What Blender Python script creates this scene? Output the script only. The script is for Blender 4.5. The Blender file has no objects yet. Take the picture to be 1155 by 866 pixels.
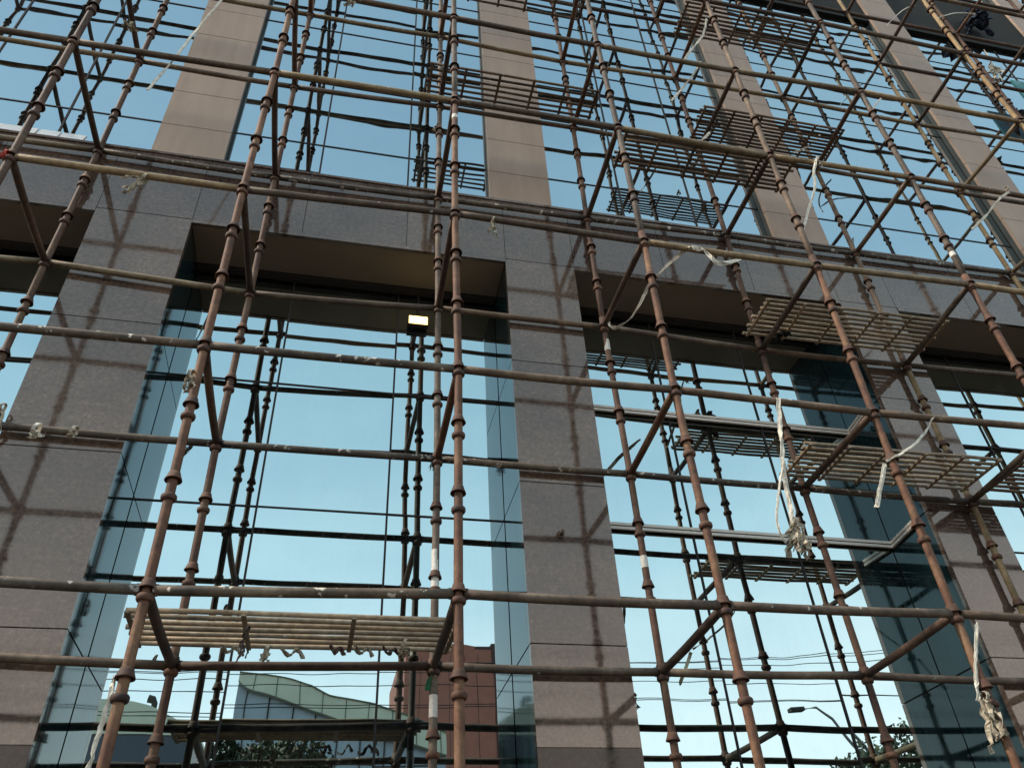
import bpy, bmesh, math, random
from mathutils import Vector, Matrix, noise
random.seed(7)
C = bpy.context.scene
col = C.collection
R = math.radians

# ------------------------------------------------------------------ camera model
FPX, YAW, PITCH, ROLL = 902.262, 0.250068, 0.671942, -0.0631914
def cam_axes():
    sy, cy = math.sin(YAW), math.cos(YAW); sp, cp = math.sin(PITCH), math.cos(PITCH)
    cr, sr = math.cos(ROLL), math.sin(ROLL)
    fwd = Vector((sy*cp, cy*cp, sp)); right = Vector((cy, -sy, 0)); up = right.cross(fwd)
    return right*cr+up*sr, -right*sr+up*cr, fwd
RX, UP, FW = cam_axes()
def at(x, y, Y):
    d = RX*((x-577.5)/FPX)+UP*((433-y)/FPX)+FW
    return d*(Y/d.y)
cam = bpy.data.cameras.new('camera'); co = bpy.data.objects.new('camera', cam); col.objects.link(co)
cam.sensor_width = 36; cam.lens = FPX*36/1155; cam.clip_start = .05; cam.clip_end = 3000
co.matrix_world = Matrix(((RX.x, UP.x, -FW.x, 0), (RX.y, UP.y, -FW.y, 0), (RX.z, UP.z, -FW.z, 0), (0, 0, 0, 1)))
C.camera = co
GZ = -1.6                       # ground, the eye is at z = 0

# ------------------------------------------------------------------ materials
def newmat(name):
    m = bpy.data.materials.new(name); m.use_nodes = True
    nt = m.node_tree; return m, nt, nt.nodes, nt.links, nt.nodes['Principled BSDF']
def coords(N, L, obj_random=True, scale=(1, 1, 1)):
    tc = N.new('ShaderNodeTexCoord'); mp = N.new('ShaderNodeMapping'); L.new(tc.outputs['Object'], mp.inputs['Vector'])
    mp.inputs['Scale'].default_value = scale
    if obj_random:
        oi = N.new('ShaderNodeObjectInfo'); mu = N.new('ShaderNodeMath'); mu.operation = 'MULTIPLY'; mu.inputs[1].default_value = 37.
        L.new(oi.outputs['Random'], mu.inputs[0]); L.new(mu.outputs[0], mp.inputs['Location'])
    return mp.outputs[0]
def nz(N, L, vec, scale, detail=6, rough=.6):
    n = N.new('ShaderNodeTexNoise'); n.inputs['Scale'].default_value = scale; n.inputs['Detail'].default_value = detail
    n.inputs['Roughness'].default_value = rough; L.new(vec, n.inputs['Vector']); return n.outputs['Fac']
def ramp(N, L, fac, stops):
    r = N.new('ShaderNodeValToRGB'); L.new(fac, r.inputs[0]); e = r.color_ramp.elements
    while len(e) < len(stops): e.new(.5)
    for el, (p, c) in zip(e, stops): el.position = p; el.color = (c[0], c[1], c[2], 1)
    return r.outputs[0]
def mix(N, L, fac, a, b, mode='MIX'):
    m = N.new('ShaderNodeMix'); m.data_type = 'RGBA'; m.blend_type = mode
    for s, v in ((0, fac), (6, a), (7, b)):
        if hasattr(v, 'links') or hasattr(v, 'is_linked'): L.new(v, m.inputs[s])
        else: m.inputs[s].default_value = v if s == 0 else (v[0], v[1], v[2], 1)
    return m.outputs[2]
def bump(N, L, P, h, strength=.3, dist=.003):
    b = N.new('ShaderNodeBump'); b.inputs['Strength'].default_value = strength; b.inputs['Distance'].default_value = dist
    L.new(h, b.inputs['Height']); L.new(b.outputs[0], P.inputs['Normal'])
def rust(name, a, b, c, rough=.75, specks=.0, speck_col=(.55, .52, .45)):
    m, nt, N, L, P = newmat(name); v = coords(N, L)
    n1 = nz(N, L, v, 3.2, 8, .65); n2 = nz(N, L, v, 26, 6, .7)
    base = ramp(N, L, n1, [(.32, a), (.5, b), (.68, c)])
    k = ramp(N, L, n2, [(.25, (.45, .45, .45)), (.55, (1, 1, 1)), (.8, (1.25, 1.2, 1.1))])
    base = mix(N, L, 1., base, k, 'MULTIPLY')
    if specks:
        n3 = nz(N, L, v, 19, 3, .5); s = ramp(N, L, n3, [(specks, (0, 0, 0)), (specks+.03, (1, 1, 1))])
        base = mix(N, L, s, base, speck_col)
    oi = N.new('ShaderNodeObjectInfo')
    base = mix(N, L, 1., base, ramp(N, L, oi.outputs['Random'], [(0, (.68, .70, .74)), (.5, (1., 1., 1.)), (1, (1.32, 1.24, 1.14))]), 'MULTIPLY')
    L.new(base, P.inputs['Base Color']); P.inputs['Roughness'].default_value = rough
    bump(N, L, P, n2, .5, .003)
    return m
M = {}
M['rust'] = rust('red_rusted_steel', (.055, .027, .017), (.118, .055, .031), (.20, .12, .070))
M['rust_grey'] = rust('grey_brown_steel', (.075, .052, .040), (.14, .10, .072), (.24, .19, .145))
M['rust_tan'] = rust('ochre_rusted_steel', (.15, .092, .045), (.26, .18, .09), (.36, .27, .155))
M['rust_dark'] = rust('dark_brown_steel', (.045, .028, .02), (.085, .05, .034), (.16, .10, .07))
M['ledger_brown'] = rust('weathered_ledger_steel', (.07, .046, .032), (.12, .082, .056), (.22, .165, .115), specks=.71)
M['ledger_speck'] = rust('paint_splashed_ledger_steel', (.05, .04, .033), (.10, .075, .055), (.19, .15, .11), specks=.63)
M['ledger_tan'] = rust('tan_ledger_steel', (.18, .122, .066), (.28, .205, .12), (.38, .30, .19), specks=.74)
M['cup'] = rust('rusted_cup_steel', (.042, .021, .014), (.088, .039, .023), (.18, .10, .058))
M['grate'] = rust('brown_grating_steel', (.08, .05, .034), (.15, .10, .066), (.27, .20, .14), specks=.70)
M['grate_pale'] = rust('pale_grating_steel', (.24, .17, .11), (.38, .285, .19), (.52, .42, .30), specks=.72)
def plain(name, c, rough=.7, metallic=0., var=.25, scale=6, bmp=.15, spec=None):
    m, nt, N, L, P = newmat(name); v = coords(N, L); n = nz(N, L, v, scale, 6, .6)
    f = lambda k: tuple(x*k for x in c)
    L.new(ramp(N, L, n, [(.3, f(1-var)), (.7, f(1+var))]), P.inputs['Base Color'])
    P.inputs['Roughness'].default_value = rough; P.inputs['Metallic'].default_value = metallic
    if spec is not None: P.inputs['Specular IOR Level'].default_value = spec
    if bmp: bump(N, L, P, n, bmp, .004)
    return m
def granite(name, c, rough=.5, ior=1.5):
    m, nt, N, L, P = newmat(name); v = coords(N, L, False)
    g = N.new('ShaderNodeNewGeometry')
    n1 = nz(N, L, v, 30, 6, .9); n2 = nz(N, L, v, 1.3, 6, .6)
    mp = N.new('ShaderNodeMapping'); mp.inputs['Scale'].default_value = (1, 1, 9); L.new(v, mp.inputs['Vector'])
    n3 = nz(N, L, mp.outputs[0], 5, 6, .7)
    f = lambda k: tuple(x*k for x in c)
    b = ramp(N, L, n1, [(.36, f(.42)), (.48, f(1.0)), (.58, f(1.4)), (.66, f(2.6))])
    b = mix(N, L, 1., b, ramp(N, L, n2, [(.32, (.68, .66, .68)), (.68, (1.30, 1.24, 1.16))]), 'MULTIPLY')
    b = mix(N, L, 1., b, ramp(N, L, n3, [(.3, (.76, .76, .76)), (.7, (1.18, 1.16, 1.13))]), 'MULTIPLY')
    b = mix(N, L, 1., b, ramp(N, L, g.outputs['Random Per Island'], [(0, (.84, .82, .84)), (1, (1.14, 1.12, 1.08))]), 'MULTIPLY')
    L.new(b, P.inputs['Base Color']); P.inputs['Roughness'].default_value = rough
    P.inputs['IOR'].default_value = ior; P.inputs['Specular Tint'].default_value = (1, .78, .665, 1)
    rr = ramp(N, L, n3, [(.3, (rough*.6,)*3), (.75, (rough*1.9,)*3)]); L.new(rr, P.inputs['Roughness'])
    bump(N, L, P, n1, .05, .0006); return m
def cladding(name, c):
    m, nt, N, L, P = newmat(name); v = coords(N, L, False); g = N.new('ShaderNodeNewGeometry')
    f = lambda k: tuple(x*k for x in c)
    mp = N.new('ShaderNodeMapping'); mp.inputs['Scale'].default_value = (3, 1, .35); L.new(v, mp.inputs['Vector'])
    n2 = nz(N, L, v, 1.1, 4, .5); n3 = nz(N, L, mp.outputs[0], 3, 5, .6)
    b = ramp(N, L, n2, [(.3, f(.93)), (.7, f(1.06))])
    b = mix(N, L, 1., b, ramp(N, L, n3, [(.3, (.90, .89, .88)), (.65, (1.03, 1.03, 1.03))]), 'MULTIPLY')
    b = mix(N, L, 1., b, ramp(N, L, g.outputs['Random Per Island'], [(0, (.94, .94, .94)), (1, (1.04, 1.03, 1.02))]), 'MULTIPLY')
    L.new(b, P.inputs['Base Color']); P.inputs['Roughness'].default_value = .45; return m
M['granite'] = granite('polished_grey_brown_granite', (.104, .077, .064), .055, 1.98)
M['granite_dark'] = granite('dark_plinth_granite', (.030, .027, .025), .10, 1.55)
M['clad'] = cladding('beige_panel_cladding', (.41, .295, .222))
M['joint'] = plain('dark_joint', (.018, .016, .015), .9, bmp=0)
M['soffit'] = plain('olive_brown_soffit_board', (.30, .245, .19), .8, var=.10, scale=1.5, bmp=0)
M['soffit_dark'] = plain('dark_floor_band', (.016, .018, .018), .95, var=.1, bmp=0)
M['frame'] = plain('dark_window_frame', (.035, .027, .024), .85, bmp=0)
M['channel'] = plain('off_white_plastic_channel', (.90, .80, .70), .6, var=.06, bmp=0)
M['strap'] = plain('dirty_white_strap', (.70, .65, .55), .85, var=.3, scale=30, bmp=.3)
M['rag'] = plain('soiled_cream_cloth', (.38, .33, .25), .95, var=.6, scale=25, bmp=.4)
M['black_cloth'] = plain('black_cloth', (.012, .012, .014), .95)
M['blue_cloth'] = plain('dark_blue_cloth', (.03, .045, .075), .9, var=.4)
M['green_cloth'] = plain('green_netting', (.02, .14, .06), .9)
M['red_cloth'] = plain('red_tape', (.45, .06, .045), .7)
M['white'] = plain('white_board', (.8, .8, .8), .5, var=.03, bmp=0)
M['white_paint'] = plain('chalky_white_paint', (.68, .64, .58), .7, var=.2, scale=40, bmp=0)
M['concrete'] = plain('concrete', (.30, .29, .27), .9)
M['asphalt'] = plain('asphalt', (.05, .05, .05), .9, scale=40)
M['paving'] = plain('paving', (.11, .10, .088), .9, scale=9)
M['roadpaint'] = plain('road_paint', (.75, .74, .70), .7, bmp=0)
M['wire'] = plain('black_cable', (.02, .02, .02), .7, bmp=0)
M['fascia'] = plain('pale_green_fascia_panel', (.60, .60, .47), .55, var=.08, scale=.6, bmp=0)
M['fascia_joint'] = plain('fascia_joint', (.12, .14, .10), .7, bmp=0)
M['blue_wall'] = plain('blue_grey_wall_glass', (.32, .38, .44), .3, var=.1, scale=.3, bmp=0)
M['dark_blue_wall'] = plain('navy_wall_glass', (.012, .025, .05), .25, var=.2, bmp=0)
M['brick'] = plain('red_brown_render', (.27, .10, .07), .85, var=.12, scale=.8)
M['brick_dark'] = plain('dark_brown_trim', (.05, .02, .018), .8)
M['lamp_metal'] = plain('grey_lamp_metal', (.18, .18, .18), .5, .5, bmp=0)
M['bark'] = plain('bark', (.06, .045, .03), .95)
def leafmat():
    m, nt, N, L, P = newmat('leaf'); g = N.new('ShaderNodeNewGeometry')
    L.new(ramp(N, L, g.outputs['Random Per Island'], [(0, (.008, .016, .006)), (.6, (.022, .04, .014)), (1, (.06, .085, .03))]), P.inputs['Base Color'])
    P.inputs['Roughness'].default_value = .6; return m
M['leaf'] = leafmat()
def mirror_glass(name, tint, wav=.0006, rgh=.006):
    m, nt, N, L, P = newmat(name)
    P.inputs['Base Color'].default_value = (*tint, 1); P.inputs['Metallic'].default_value = 1; P.inputs['Roughness'].default_value = rgh
    v = coords(N, L, True); n = nz(N, L, v, .9, 2, .4)
    bump(N, L, P, n, 1.0, wav)
    # thin building-site dust: streaky film, a few per cent
    D = N.new('ShaderNodeBsdfDiffuse'); D.inputs['Color'].default_value = (.42, .40, .36, 1)
    mp = N.new('ShaderNodeMapping'); mp.inputs['Scale'].default_value = (1, 1, .25); L.new(v, mp.inputs['Vector'])
    d1 = nz(N, L, mp.outputs[0], 4.5, 6, .7); d2 = nz(N, L, v, 45, 4, .8)
    f1 = ramp(N, L, d1, [(.40, (.004,)*3), (.75, (.07,)*3)]); f2 = ramp(N, L, d2, [(.45, (.6,)*3), (.8, (1.6,)*3)])
    f = mix(N, L, 1., f1, f2, 'MULTIPLY'); ms = N.new('ShaderNodeMixShader'); L.new(f, ms.inputs[0]); L.new(P.outputs[0], ms.inputs[1]); L.new(D.outputs[0], ms.inputs[2])
    L.new(ms.outputs[0], N['Material Output'].inputs['Surface']); return m
M['glass'] = mirror_glass('reflective_coated_glass', (.50, .62, .63), .0035)
M['glass_up'] = mirror_glass('reflective_coated_glass_upper', (.44, .54, .585), .0060, .014)
def darkglass():
    m, nt, N, L, P = newmat('dark_polished_return_glass'); v = coords(N, L, False)
    mp = N.new('ShaderNodeMapping'); mp.inputs['Scale'].default_value = (1, 6, .7); L.new(v, mp.inputs['Vector'])
    n = nz(N, L, mp.outputs[0], 4, 5, .6)
    L.new(ramp(N, L, n, [(.35, (.006, .020, .024)), (.7, (.018, .036, .040))]), P.inputs['Base Color'])
    L.new(ramp(N, L, n, [(.3, (.02, .02, .02)), (.8, (.10, .10, .10))]), P.inputs['Roughness'])
    P.inputs['IOR'].default_value = 1.52; P.inputs['Specular Tint'].default_value = (.62, .86, .92, 1); return m
M['return'] = darkglass()
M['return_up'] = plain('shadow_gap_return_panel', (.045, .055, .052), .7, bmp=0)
def emit(name, c, s):
    m, nt, N, L, P = newmat(name); P.inputs['Base Color'].default_value = (*c, 1)
    P.inputs['Emission Color'].default_value = (*c, 1); P.inputs['Emission Strength'].default_value = s; return m
M['lamp'] = emit('lit_lamp_lens', (1, .70, .20), 4.0)
M['lamp_core'] = emit('lit_lamp_core', (1, .85, .45), 8)

# ------------------------------------------------------------------ mesh helpers
class MB:
    def __init__(s): s.v = []; s.f = []; s.m = []
    def add(s, vs, fs, mi=0):
        o = len(s.v); s.v += [tuple(v) for v in vs]; s.f += [tuple(i+o for i in f) for f in fs]; s.m += [mi]*len(fs)
    def box(s, a, b, mi=0):
        x0, y0, z0 = a; x1, y1, z1 = b
        s.add([(x0, y0, z0), (x1, y0, z0), (x1, y1, z0), (x0, y1, z0), (x0, y0, z1), (x1, y0, z1), (x1, y1, z1), (x0, y1, z1)],
              [(0, 3, 2, 1), (4, 5, 6, 7), (0, 1, 5, 4), (1, 2, 6, 5), (2, 3, 7, 6), (3, 0, 4, 7)], mi)
    def bar(s, p, q, w, h, mi=0):            # rectangular bar from p to q
        p, q = Vector(p), Vector(q); d = (q-p).normalized(); u = Vector((0, 0, 1))
        if abs(d.dot(u)) > .95: u = Vector((0, 1, 0))
        a = d.cross(u).normalized()*w/2; b = a.cross(d).normalized()*h/2
        vs = [p-a-b, p+a-b, p+a+b, p-a+b, q-a-b, q+a-b, q+a+b, q-a+b]
        s.add(vs, [(0, 1, 2, 3), (7, 6, 5, 4), (0, 4, 5, 1), (1, 5, 6, 2), (2, 6, 7, 3), (3, 7, 4, 0)], mi)
    def tube(s, pts, r, n=12, mi=0, cap=True):
        pts = [Vector(p) for p in pts]; rs = r if isinstance(r, (list, tuple)) else [r]*len(pts); o = len(s.v); vs = []
        ref = None
        for i, p in enumerate(pts):
            d = (pts[min(i+1, len(pts)-1)]-pts[max(i-1, 0)]).normalized()
            if ref is None: ref = Vector((0, 0, 1)) if abs(d.z) < .9 else Vector((1, 0, 0))
            a = d.cross(ref).normalized(); b = d.cross(a).normalized(); ref = -d.cross(a).cross(d).cross(d) if False else ref
            for j in range(n):
                t = 2*math.pi*j/n; vs.append(p+a*math.cos(t)*rs[i]+b*math.sin(t)*rs[i])
        fs = [(i*n+j, i*n+(j+1) % n, (i+1)*n+(j+1) % n, (i+1)*n+j) for i in range(len(pts)-1) for j in range(n)]
        if cap: fs += [tuple(range(n)), tuple((len(pts)-1)*n+j for j in reversed(range(n)))]
        s.add(vs, fs, mi)
    def lathe(s, prof, n=16, mi=0):          # prof list of (r, z)
        vs = [(r*math.cos(2*math.pi*j/n), r*math.sin(2*math.pi*j/n), z) for r, z in prof for j in range(n)]
        k = len(prof); fs = [(i*n+j, i*n+(j+1) % n, (i+1)*n+(j+1) % n, (i+1)*n+j) for i in range(k-1) for j in range(n)]
        s.add(vs, fs, mi)
    def prism(s, poly, y0, y1, mi=0):        # polygon in x,z extruded along y
        n = len(poly); vs = [(x, y0, z) for x, z in poly]+[(x, y1, z) for x, z in poly]
        fs = [tuple(range(n)), tuple(range(2*n-1, n-1, -1))]+[(i, i+n, (i+1) % n+n, (i+1) % n) for i in range(n)]
        s.add(vs, fs, mi)
    def ribbon(s, pts, w, t=.002, side=None, mi=0):   # flat strap following a path, real thickness
        pts = [Vector(p) for p in pts]; vs = []
        for i, p in enumerate(pts):
            d = (pts[min(i+1, len(pts)-1)]-pts[max(i-1, 0)]).normalized()
            sd = Vector(side[i] if isinstance(side, list) else (side or (1, 0, .2)))
            a = (sd-d*sd.dot(d)).normalized()*w/2; b = d.cross(a).normalized()*t/2
            vs += [p-a-b, p+a-b, p+a+b, p-a+b]
        fs = []
        for i in range(len(pts)-1):
            for j in range(4): fs.append((i*4+j, i*4+(j+1) % 4, (i+1)*4+(j+1) % 4, (i+1)*4+j))
        fs += [(3, 2, 1, 0), tuple(len(vs)-4+j for j in range(4))]
        s.add(vs, fs, mi)
    def mesh(s, name, mats, smooth=False):
        me = bpy.data.meshes.new(name); me.from_pydata(s.v, [], s.f)
        for m in (mats if isinstance(mats, (list, tuple)) else [mats]): me.materials.append(m)
        me.polygons.foreach_set('material_index', s.m)
        bm = bmesh.new(); bm.from_mesh(me); bmesh.ops.recalc_face_normals(bm, faces=bm.faces); bm.to_mesh(me); bm.free()
        if smooth:
            me.polygons.foreach_set('use_smooth', [len(p.vertices) == 4 for p in me.polygons])
        me.update(); return me
def link(name, me, parent=None, loc=(0, 0, 0), rot=(0, 0, 0)):
    o = bpy.data.objects.new(name, me); col.objects.link(o); o.location = loc; o.rotation_euler = rot
    if parent: o.parent = parent
    return o
def build(mb, name, mats, parent=None, loc=(0, 0, 0), rot=(0, 0, 0), smooth=False):
    return link(name, mb.mesh(name, mats, smooth), parent, loc, rot)
def tag(o, label=None, cat=None, group=None, kind=None):
    if label: o['label'] = label
    if cat: o['category'] = cat
    if group: o['group'] = group
    if kind: o['kind'] = kind
    return o
def empty(name, loc=(0, 0, 0), rot=(0, 0, 0)):
    o = bpy.data.objects.new(name, None); col.objects.link(o); o.location = loc; o.rotation_euler = rot; o.empty_display_size = .1; return o

# ------------------------------------------------------------------ scaffold
X0 = {-1: -5.42, 0: -3.91, 1: -2.402, 2: -.880, 3: .634, 4: 2.116, 5: 3.601, 6: 5.110, 7: 7.090, 8: 9.090, 9: 11.08, 10: 13.06}
DY = {0: 3.855, 1: 4.874}
Z0 = 1.713
CORR = {(0, 1, 3): (-.009, .006), (0, 1, 2): (.004, .003), (1, 1, 3): (.003, -.006), (1, 1, 2): (-.016, .05), (0, 2, 0): (.011, -.035), (0, 2, 1): (-.005, .014), (0, 2, 2): (-.013, -.015), (0, 2, 3): (.005, .029), (1, 2, 0): (.017, -.037), (1, 2, 1): (-.005, -.005), (1, 2, 2): (.001, -.042), (1, 2, 3): (-.002, -.038), (1, 2, 4): (-.004, -.026), (0, 3, 0): (-.005, .013), (0, 3, 1): (.007, .019), (0, 3, 2): (-.008, .035), (0, 3, 3): (-.001, .045), (0, 3, 4): (-.002, -.004), (1, 3, 0): (.005, -.002), (1, 3, 1): (.013, .006), (1, 3, 2): (.007, .023), (1, 3, 3): (-.005, -.02), (1, 3, 4): (.001, .044), (0, 4, 0): (-.007, .01), (0, 4, 1): (-.014, .023), (0, 4, 2): (.004, 0), (0, 4, 3): (.005, .039), (0, 4, 4): (-.014, -.03), (1, 4, 0): (.007, -.006), (1, 4, 1): (.015, 0), (1, 4, 2): (-.006, .021), (1, 4, 3): (.004, -.018), (1, 4, 4): (.02, .05), (1, 4, 5): (.025, -.06), (0, 5, 0): (-.028, .02), (0, 5, 1): (-.02, -.011), (0, 5, 2): (.012, -.009), (0, 5, 3): (.001, -.023), (0, 5, 4): (.008, -.043), (1, 5, 0): (.007, .009), (1, 5, 1): (-.01, -.012), (1, 5, 2): (.006, -.05), (1, 5, 3): (.03, .024), (0, 6, 2): (-.031, .016), (0, 6, 3): (-.002, .002), (0, 6, 4): (-.012, .009), (1, 6, 1): (.022, -.021), (1, 6, 2): (0, -.038), (1, 6, 3): (.017, .024), (0, 7, 4): (.03, -.01), (0, 7, 5): (-.02, -.05), (1, 7, 3): (.007, .06), (1, 7, 4): (-.013, -.013), (1, 7, 5): (-.002, -.06)}
KMAX = 11
def node(r, i, k):
    cs = [(abs(kk-k), c) for (rr, ii, kk), c in CORR.items() if rr == r and ii == i]
    cx = cz = 0
    if cs:
        dmin, c = min(cs, key=lambda t: t[0]); cx = c[0]; cz = c[1] if dmin == 0 else c[1]*.3
    return Vector((X0[i]+cx, DY[r], Z0+1.5*k+cz))
ORD = ['lowest', 'second', 'third', 'fourth', 'fifth', 'sixth', 'seventh', 'eighth', 'ninth', 'tenth', 'eleventh', 'twelfth']
ON = {1: 'first', 2: 'second', 3: 'third', 4: 'fourth', 5: 'fifth', 6: 'sixth', 7: 'seventh', 8: 'eighth'}
ROW = ['front', 'rear']
# cup meshes
b = MB(); b.lathe([(.0255, -.019), (.034, -.018), (.0395, -.010), (.041, 0), (.0395, .010), (.034, .017), (.0255, .019)], 20)
CUP = b.mesh('bottom_cup', M['cup'], True)
b = MB(); b.lathe([(.0255, .030), (.030, .029), (.035, .010), (.0435, -.012), (.0455, -.019), (.0425, -.020), (.034, -.004), (.0255, .002)], 20)
TOP = b.mesh('top_cup', M['cup'], True)
stdmat = {(0, 1): 'rust', (0, 2): 'rust', (0, 3): 'rust', (0, 4): 'rust', (0, 5): 'rust', (0, 6): 'rust', (0, 7): 'rust_tan', (0, 8): 'rust_tan',
          (1, 1): 'rust', (1, 2): 'rust', (1, 3): 'rust_grey', (1, 4): 'rust', (1, 5): 'rust', (1, 6): 'rust_tan', (1, 7): 'rust_tan', (1, 8): 'rust'}
uppermat = {(0, 4): 'rust_grey', (0, 5): 'rust_grey', (0, 6): 'rust_grey', (1, 4): 'rust', (1, 5): 'rust', (1, 6): 'rust_grey', (0, 3): 'rust_grey'}
colw = {'rust': 'red-rusted', 'rust_grey': 'grey-brown', 'rust_tan': 'ochre-coloured'}
for r in (0, 1):
    for i in X0:
        base = Vector((X0[i], DY[r], GZ))
        root = empty('scaffold_upright', base)
        m = stdmat.get((r, i), 'rust')
        if 1 <= i <= 8:
            lab = '%s tall scaffold upright with cup joints, %s from the left in the %s row' % (colw[m], ON[i], ROW[r])
        elif i < 1: lab = '%s row scaffold upright beyond the left edge, seen only mirrored in glass' % ROW[r]
        else: lab = '%s row scaffold upright at the far right, seen mirrored in upper glass' % ROW[r]
        tag(root, lab, 'scaffold pole', 'cup jointed scaffold uprights')
        pts = [node(r, i, -1)+Vector((0, 0, -1.75))]+[node(r, i, k) for k in range(-1, KMAX+1)]+[node(r, i, KMAX)+Vector((0, 0, 1.1))]
        up = uppermat.get((r, i)); cut = 4 if not ((r, i) == (0, 3)) else 5
        def seg(a, c, mat, nm):
            t = MB(); sub = []
            for q in range(a, c):
                p0, p1 = pts[q], pts[q+1]
                for s_ in range(3): sub.append(p0.lerp(p1, s_/3)-base)
            sub.append(pts[c]-base); t.tube(sub, .0252, 18); return build(t, nm, M[mat], root, smooth=True)
        last = len(pts)-1
        if up:
            seg(0, cut, m, 'tube'); seg(cut, last, up, 'tube')
            t = MB(); t.tube([pts[cut]-base+Vector((0, 0, -.07)), pts[cut]-base+Vector((0, 0, .12))], .0285, 16); build(t, 'spigot_sleeve', M['cup'], root, smooth=True)
        else: seg(0, last, m, 'tube')
        # base jack plate
        t = MB(); t.box((-.075, -.075, 0), (.075, .075, .008)); build(t, 'base_plate', M['rust_dark'], root)
        # cups each half metre
        for k in range(-1, KMAX+1):
            a = node(r, i, k); c = node(r, i, min(k+1, KMAX)) if k < KMAX else a+Vector((0, 0, 1.5))
            for s_ in range(3):
                p = a.lerp(c, s_/3)
                if p.z > a.z+1.0 and k == KMAX: continue
                tilt = (random.uniform(-.06, .06), random.uniform(-.06, .06), random.uniform(0, 6))
                link('bottom_cup', CUP, root, p-base+Vector((0, 0, -.028 if s_ == 0 else 0)), (0, 0, tilt[2]))
                gap = .034 if (s_ == 0 and k >= 0) else random.uniform(.095, .125)
                link('top_cup', TOP, root, p-base+Vector((0, 0, gap)), tilt)
        # painted bands seen in the photo
        for (rr, ii, zz, h) in ((1, 4, 4.45, .12), (1, 4, 2.45, .09), (0, 3, 5.95, .05), (1, 3, 1.42, .13), (0, 6, 6.98-1.9, .05), (1, 3, 2.2, .3)):
            if (rr, ii) == (r, i):
                t = MB(); kk = (zz-Z0)/1.5; k0 = math.floor(kk); p = node(r, i, k0).lerp(node(r, i, k0+1), kk-k0)-base
                t.tube([p, p+Vector((0, 0, h))], .0258, 18, cap=False); build(t, 'paint_band', M['white_paint'], root, smooth=True)
# ledgers and transoms
def ledger(p, q, mat, name, lab, grp, r=.0265):
    d = q-p; L_ = d.length; root = empty(name, p)
    sag = random.uniform(.002, .010); n = 7; e = .030
    side = d.cross(Vector((0, 0, 1))).normalized()*random.uniform(-.005, .005)
    pts = [d*(e+(L_-2*e)*t/n)/L_-Vector((0, 0, 1))*sag*math.sin(math.pi*t/n)+side*math.sin(math.pi*t/n) for t in range(n+1)]
    t = MB(); t.tube(pts, r, 14); build(t, 'tube', M[mat], root, smooth=True)
    for s_, c in ((0, d*(e*.7)/L_), (1, d*(1-e*.7/L_))):
        t = MB(); u = d.normalized(); w = -u if s_ == 0 else u
        t.bar(c-w*.03, c+w*.012, .014, .058); build(t, 'end_blade', M['cup'], root)
    return tag(root, lab, 'scaffold tube', grp)
def fmat(k, i):
    if k == 2: return 'ledger_tan' if i <= 1 else ('ledger_brown' if i < 4 else 'ledger_tan')
    if k == 3: return 'ledger_tan' if i in (2, 4, 5) else 'ledger_brown'
    if k == 4: return 'ledger_tan' if i >= 4 else 'ledger_brown'
    if k == 1: return 'ledger_speck' if i < 3 else 'ledger_brown'
    if k == 0: return 'ledger_speck' if i < 3 else 'ledger_brown'
    return 'ledger_brown' if (i+k) % 2 else 'rust_dark'
def bmat(k, i):
    if k == 2: return 'ledger_tan' if i in (0, 1, 7) else 'ledger_brown'
    if k == 3: return 'ledger_tan' if i == 0 else 'ledger_speck'
    if k == 5: return 'ledger_tan'
    if k == 4: return 'ledger_tan' if i < 1 else 'rust_grey'
    if k == 0: return 'ledger_brown' if i not in (2,) else 'rust_dark'
    return 'ledger_speck' if k == 1 else 'rust_dark'
mw = {'ledger_tan': 'tan', 'ledger_brown': 'brown', 'ledger_speck': 'paint-splashed dark', 'rust_dark': 'dark brown', 'rust_grey': 'grey-brown'}
idx = sorted(X0)
for r in (0, 1):
    for k in range(0, KMAX+1):
        for a, c in zip(idx[:-1], idx[1:]):
            mt = (fmat if r == 0 else bmat)(k, a); off = Vector((0, 0, .012))
            if 1 <= a and c <= 8:
                lab = '%s %s row ledger, %s tier, between %s and %s uprights from the left' % (mw[mt], ROW[r], ORD[k], ON[a], ON[c])
            elif a < 1 and c <= 1: lab = '%s %s row ledger, %s tier, running out at the left edge' % (mw[mt], ROW[r], ORD[k])
            else: lab = '%s %s row ledger, %s tier, past the eighth upright at far right' % (mw[mt], ROW[r], ORD[k])
            ledger(node(r, a, k)+off, node(r, c, k)+off, mt, 'scaffold_ledger', lab, 'horizontal ledger tubes of the scaffold')
for k in range(0, KMAX+1):
    for i in idx:
        mt = random.choice(['rust_dark', 'rust_dark', 'rust']) if i < 6 or k > 3 else 'ledger_brown'
        if (i, k) in ((6, 0), (7, 3), (7, 4), (8, 4), (8, 5)): mt = 'ledger_tan'
        w = {'rust': 'rusty', 'rust_dark': 'dark', 'ledger_brown': 'brown', 'ledger_tan': 'tan'}[mt]
        if 1 <= i <= 8: lab = '%s cross tube on the %s tier tying the front and rear %s uprights' % (w, ORD[k], ON[i])
        elif i < 1: lab = '%s cross tube on the %s tier beyond the left edge' % (w, ORD[k])
        else: lab = '%s cross tube on the %s tier at the far right' % (w, ORD[k])
        ledger(node(0, i, k)+Vector((0, 0, .010)), node(1, i, k)+Vector((0, 0, .010)), mt, 'scaffold_cross_tube', lab, 'cross tubes between the two rows', .0260)

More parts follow.
